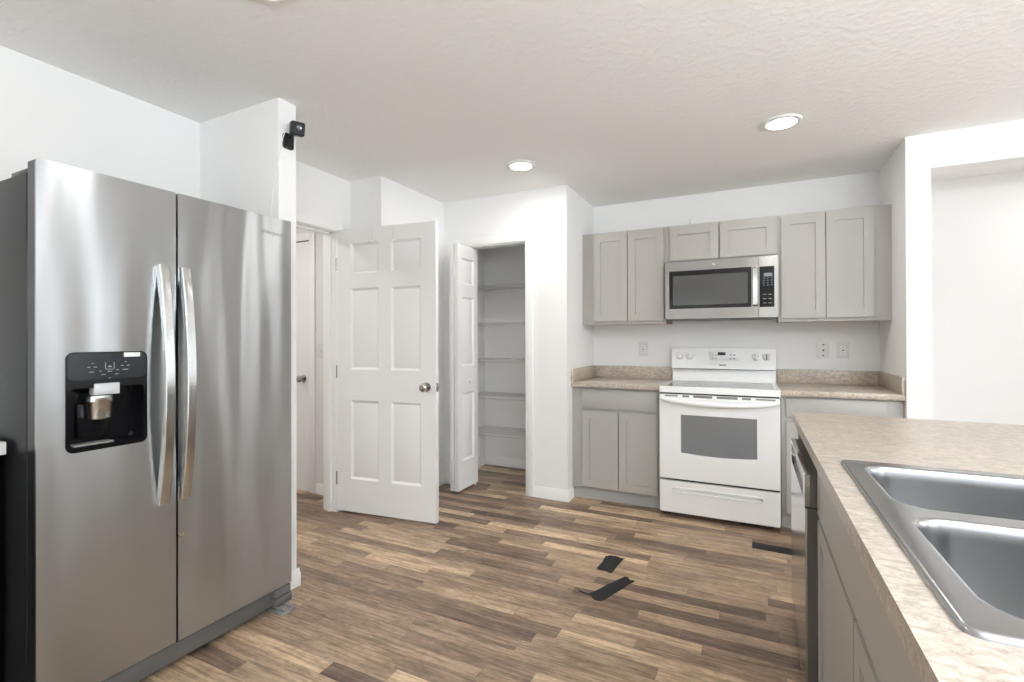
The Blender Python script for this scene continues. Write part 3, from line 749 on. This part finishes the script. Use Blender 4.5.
# ------------------------------------------------------------------ peninsula
PX0, PX1, PYF, PYN = .381, 1.62, -1.715, -4.35
SX0, SX1, SY0, SY1 = .430, .990, -3.560, -2.685     # sink outline
pc = thing('peninsula_countertop', (1., -3., .876), 'large beige marbled laminate peninsula countertop holding the sink', 'countertop')
bm = slab(bmesh.new(), [(PX0, PYN), (PX1, PYN), (PX1, PYF), (PX0, PYF)], [[(SX0+.015, SY0+.015), (SX1-.015, SY0+.015), (SX1-.015, SY1-.015), (SX0+.015, SY1-.015)]], lambda u, v, d: (u, v, d), .914, .876)
obj('slab', bm, LAM, pc)
bs = thing('peninsula_cabinet', (.7, -3.3, 0), 'grey sink base cabinet in the peninsula, beside the dishwasher', 'cabinet')
bm = B(.424, .444, -4.33, -2.412, .09, .8755); box(bm, 1.02, 1.04, -4.33, PYF-.03, 0, .8755); box(bm, .424, 1.02, -2.432, -2.412, .0, .8755); box(bm, .424, 1.02, -4.33, -4.31, 0, .8755); box(bm, .40, 1.02, PYF-.040, PYF-.025, 0, .8755)
box(bm, .6, 1.02, -4.31, -2.432, .09, .11)
obj('body', bm, CAB, bs)
obj('toe_kick', B(.49, .505, -4.33, -2.432, 0, .09), KICK, bs)
def pen_front(y0, y1, z0, z1, shk=True):
    M = frame_at((.405, y1, z0), (0, -1, 0)); w_ = y1-y0; h_ = z1-z0
    return panel_slab(bmesh.new(), M, w_, h_, .019, [(.057, .057, w_-.057, h_-.057)] if shk else [], SHAKER)
obj('false_front', pen_front(-3.69, -2.425, .682, .866, False), CAB, bs)
obj('door', pen_front(-3.045, -2.425, .11, .664), CAB, bs)
obj('door', pen_front(-3.69, -3.055, .11, .664), CAB, bs)
obj('false_front', pen_front(-4.32, -3.70, .682, .866, False), CAB, bs)
obj('door', pen_front(-4.32, -3.70, .11, .664), CAB, bs)

# sink
sk = thing('kitchen_sink', ((SX0+SX1)/2, (SY0+SY1)/2, .914), 'stainless double-bowl drop-in sink set in the peninsula countertop', 'sink')
BX0, BX1 = SX0+.040, SX1-.105
bowls = [(BX0, -3.088, BX1, SY1-.045), (BX0, SY0+.045, BX1, -3.135)]
bm = bmesh.new(); ZR = .922
outer = rr(SX0+.008, SY0+.008, SX1-.008, SY1-.008, .014, 6)
def ring3(lp, z): return [(u, v, z) for u, v in lp]
hs = [rr(*b_, .062, 8) for b_ in bowls]
E_ = []
for lp in [outer]+hs:
    vs = [bm.verts.new((u, v, ZR)) for u, v in lp]
    E_ += [bm.edges.new((vs[i], vs[(i+1) % len(vs)])) for i in range(len(vs))]
bmesh.ops.triangle_fill(bm, use_beauty=True, use_dissolve=False, edges=E_)
loft(bm, [ring3(rr(SX0+a, SY0+a, SX1-a, SY1-a, .022-a, 6), z) for a, z in ((.008, ZR), (.004, .9212), (.001, .9185), (0, .9142))], True)
bmesh.ops.remove_doubles(bm, verts=bm.verts[:], dist=1e-5)
obj('rim', bm, SINKM, sk)
for b_ in bowls:
    bm = bmesh.new(); loops = []
    for ins, z in ((0, ZR), (.004, ZR-.001), (.006, ZR-.004), (.0075, ZR-.009), (.0085, ZR-.014), (.010, ZR-.03), (.016, .775), (.022, .757), (.036, .745), (.06, .741)):
        loops.append(ring3(rr(b_[0]+ins, b_[1]+ins, b_[2]-ins, b_[3]-ins, max(.02, .062-ins*.3), 8), z))
    loft(bm, loops, True, False, True)
    bo = obj('bowl', bm, SINKM, sk, sharp=50)
    cx_, cy_ = (b_[0]+b_[2])/2, (b_[1]+b_[3])/2
    obj('drain', lathe(bmesh.new(), (cx_, cy_, .7405), (0, 0, 1), [(.055, 0), (.055, .003), (.042, .003), (.038, .0015)], 24), NICK, bo, 'round drain')

# dishwasher
dwm = thing('dishwasher', (.68, -2.06, 0), 'stainless dishwasher at the far end of the peninsula', 'dishwasher')
DW0, DW1 = -2.405, -1.760
obj('body', B(.424, 1.0, DW0+.006, DW1-.006, .06, .866), BLACK, dwm, 'black tub housing')
XD = .372
bm = bmesh.new()
M = frame_at((XD, DW1, .09), (0, -1, 0))
fxd = lambda u, v, d: (d, u, v)
slab(bm, rr(DW0, .09, DW1, .690, .004, 2), [], fxd, XD, XD+.006)
ddo = obj('door', bm, STEELD, dwm)
DSIDE = mat('dishwasher_door_side', s2l(92, 88, 84), .4)
bm = B(XD+.006, .424, DW0+.001, DW1-.001, .092, .689); box(bm, XD+.014, .424, DW0+.001, DW1-.001, .6945, .802)
obj('door_side', bm, DSIDE, ddo, 'dark grey door edge')
bm = bmesh.new()
slab(bm, rr(DW0, .694, DW1, .803, .004, 2), [rr(DW0+.06, .712, DW1-.03, .79, .03, 5)], fxd, XD-.001, XD+.0139)
obj('control_strip', bm, STEELD, ddo)
obj('pocket_handle', prism(bmesh.new(), rr(DW0+.06, .712, DW1-.03, .79, .03, 5), fxd, XD+.008, XD+.0145), BLACKG, ddo, 'black recessed pocket handle')
obj('toe_panel', B(.45, .46, DW0, DW1, 0, .09), BLACK, dwm)

# ------------------------------------------------------------------ outlets and switch
def outlet(xc, zc, w_, label, kind):
    o = thing('outlet', (xc, -.001, zc), label, 'outlet', 'outlets on the back wall')
    obj('plate', prism(bmesh.new(), rr(xc-w_/2, zc-.06, xc+w_/2, zc+.06, .004, 3), f, -.006, 0), PLATE, o)
    if kind == 'duplex':
        for dz in (-.02, .02):
            s_ = obj('socket', prism(bmesh.new(), rr(xc-.017, zc+dz-.014, xc+.017, zc+dz+.014, .01, 4), f, -.0075, -.005), PLAST, o)
            bm = bmesh.new()
            for dx in (-.007, .006): box(bm, xc+dx-.0012, xc+dx+.0012, -.0080, -.0070, zc+dz-.003, zc+dz+.006)
            obj('slot', bm, BLACK, s_, 'dark slots')
    elif kind == 'decora':
        s_ = obj('socket', prism(bmesh.new(), rr(xc-.017, zc-.034, xc+.017, zc+.034, .003, 3), f, -.0085, -.005), PLAST, o)
        bm = bmesh.new()
        for dz in (-.02, .018):
            for dx in (-.006, .006): box(bm, xc+dx-.0012, xc+dx+.0012, -.0090, -.0080, zc+dz-.004, zc+dz+.005)
        box(bm, xc-.006, xc+.006, -.0090, -.0080, zc-.004, zc+.004)
        obj('slot', bm, BLACK, s_, 'dark slots and test button')
    else:
        for dz in (-.040, 0, .040):
            obj('screw_hole', lathe(bmesh.new(), (xc+.002, -.006, zc+dz), (0, -1, 0), [(.007, 0), (.007, .0015), (.003, .002)], 12), BLACK if dz == 0 else GREYP, o, 'dark round hole')
outlet(-.628, 1.163, .075, 'white outlet on the back wall left of the range', 'decora')
outlet(.688, 1.163, .080, 'white wall plate with three dark dots, right of the range', 'dots')
outlet(.812, 1.163, .078, 'white outlet rightmost on the back wall, nearest the side wall', 'decora')
sw = thing('light_switch', (-2.92, HY, 1.16), 'white light switch on the hallway wall beside the closed door', 'switch')
obj('plate', prism(bmesh.new(), rr(-2.955, 1.10, -2.885, 1.22, .004, 3), f, HY-.006, HY), PLATE, sw)
obj('toggle', B(-2.926, -2.914, HY-.016, HY-.006, 1.150, 1.172, .002), PLAST, sw)

# ------------------------------------------------------------------ security camera on the stub wall
cm = thing('security_camera', (XS, -2.585, 2.24), 'small black security camera mounted on the stub wall end near the ceiling', 'camera')
bm = bmesh.new()
slab(bm, rr(-2.618, 2.206, -2.562, 2.281, .012, 4), [], fyz, XS+.014, XS+.0005)
obj('mount', bm, BLACK, cm)
obj('arm', tube(bmesh.new(), [(XS+.01, -2.585, 2.262), (XS+.045, -2.585, 2.277), (XS+.062, -2.580, 2.282)], .008, 10), BLACK, cm)
Mr = Matrix.Translation((XS+.065, -2.585, 2.297)) @ Matrix.Rotation(-.45, 4, 'Z') @ Matrix.Rotation(.22, 4, 'Y')
bm = B(-.026, .026, -.033, .033, -.033, .033, .010, 3); bm.transform(Mr)
hd_ = obj('head', bm, BLACK, cm)
bm = prism(bmesh.new(), rr(-.028, -.028, .028, .028, .008, 4), fyz, .0275, .0255); bm.transform(Mr)
obj('faceplate', bm, BLACKG, cm)
bm = lathe(bmesh.new(), (.027, .002, .002), (1, 0, 0), [(.013, 0), (.012, .002), (.006, .001)], 20); bm.transform(Mr)
obj('lens', bm, mat('lens_glass', (.05, .055, .06), .05, spec=.9), hd_, 'round lens')
bm = tube(bmesh.new(), [(XS+.020, -2.612, 2.30), (XS+.013, -2.625, 2.25), (XS+.006, -2.637, 2.17), (XS+.003, YS0-.004, 2.12), (XS-.02, YS0-.004, 2.05), (XS-.05, YS0-.004, 1.9), (XS-.07, YS0-.004, 1.6)], .0022, 6)
obj('cable', bm, PLAST, cm, 'thin white cable running down the wall corner')

# ------------------------------------------------------------------ ceiling lights
for i, (x, y, lab) in enumerate([(.366, -1.217, 'round recessed ceiling light above the peninsula end, nearer the wall cabinets'), (-1.198, -1.262, 'round recessed ceiling light in front of the pantry'), (-1.235, -3.195, 'round recessed ceiling light over the floor before the refrigerator')]):
    lt = thing('ceiling_light', (x, y, C), lab, 'ceiling light', 'recessed ceiling lights')
    obj('trim_ring', lathe(bmesh.new(), (x, y, C), (0, 0, -1), [(.100, 0), (.100, .004), (.094, .010), (.076, .012), (.072, .006)], 40, cap=False), PLAST, lt)
    obj('diffuser', lathe(bmesh.new(), (x, y, C), (0, 0, -1), [(.074, .0005), (.074, .010), (.05, .013), (.002, .014)], 40), LAMP, lt, 'glowing white diffuser')
    l = bpy.data.lights.new('bulb', 'AREA'); l.shape = 'DISK'; l.size = .14; l.energy = 6 if i < 2 else 3; l.color = (1, .98, .95)
    lo = bpy.data.objects.new('bulb', l); COL.objects.link(lo); lo.location = (0, 0, -.018); lo.parent = lt
l = area('hall_bulb', (-3.3, -2.5, C-.03), (-3.3, -2.5, 0), .2, .2, 12, (1, .97, .94))
l = area('passage_bulb', (2.4, -.05, C-.03), (2.4, -.05, 0), .3, .3, 4, (1, .98, .95))

# ------------------------------------------------------------------ tape on the floor
def tape(poly, label, extra=None):
    bm = prism(bmesh.new(), poly, lambda u, v, d: (u, v, d), .0022, .0002)
    if extra: tube(bm, [(a, b, .002) for a, b in extra], .003, 6)
    o = obj('tape_strip', bm, TAPE); tag(o, label, 'tape', 'black tape on the floor')
tape([(-.548, -1.690), (-.541, -1.60), (-.545, -1.53), (-.525, -1.505), (-.49, -1.497), (-.452, -1.512), (-.440, -1.503), (-.444, -1.53), (-.452, -1.60), (-.460, -1.705), (-.475, -1.712), (-.49, -1.698), (-.535, -1.698)], 'short black tape strip on the floor, farther of the pair in front of the range')
tape([(-.508, -1.968), (-.470, -1.893), (-.449, -1.842), (-.405, -1.752), (-.390, -1.719), (-.372, -1.716), (-.357, -1.741), (-.331, -1.736), (-.337, -1.762), (-.355, -1.792), (-.376, -1.862), (-.418, -1.972), (-.430, -2.0), (-.448, -2.010), (-.470, -2.006), (-.487, -1.985)], 'longer ragged black tape strip on the floor, nearer of the pair before the range', [(-.497, -1.975), (-.535, -1.967), (-.560, -1.962)])
tape([(.211, -1.030), (.211, -.940), (.430, -.948), (.432, -1.042)], 'straight black tape strip on the floor by the dishwasher, rightmost of the three')
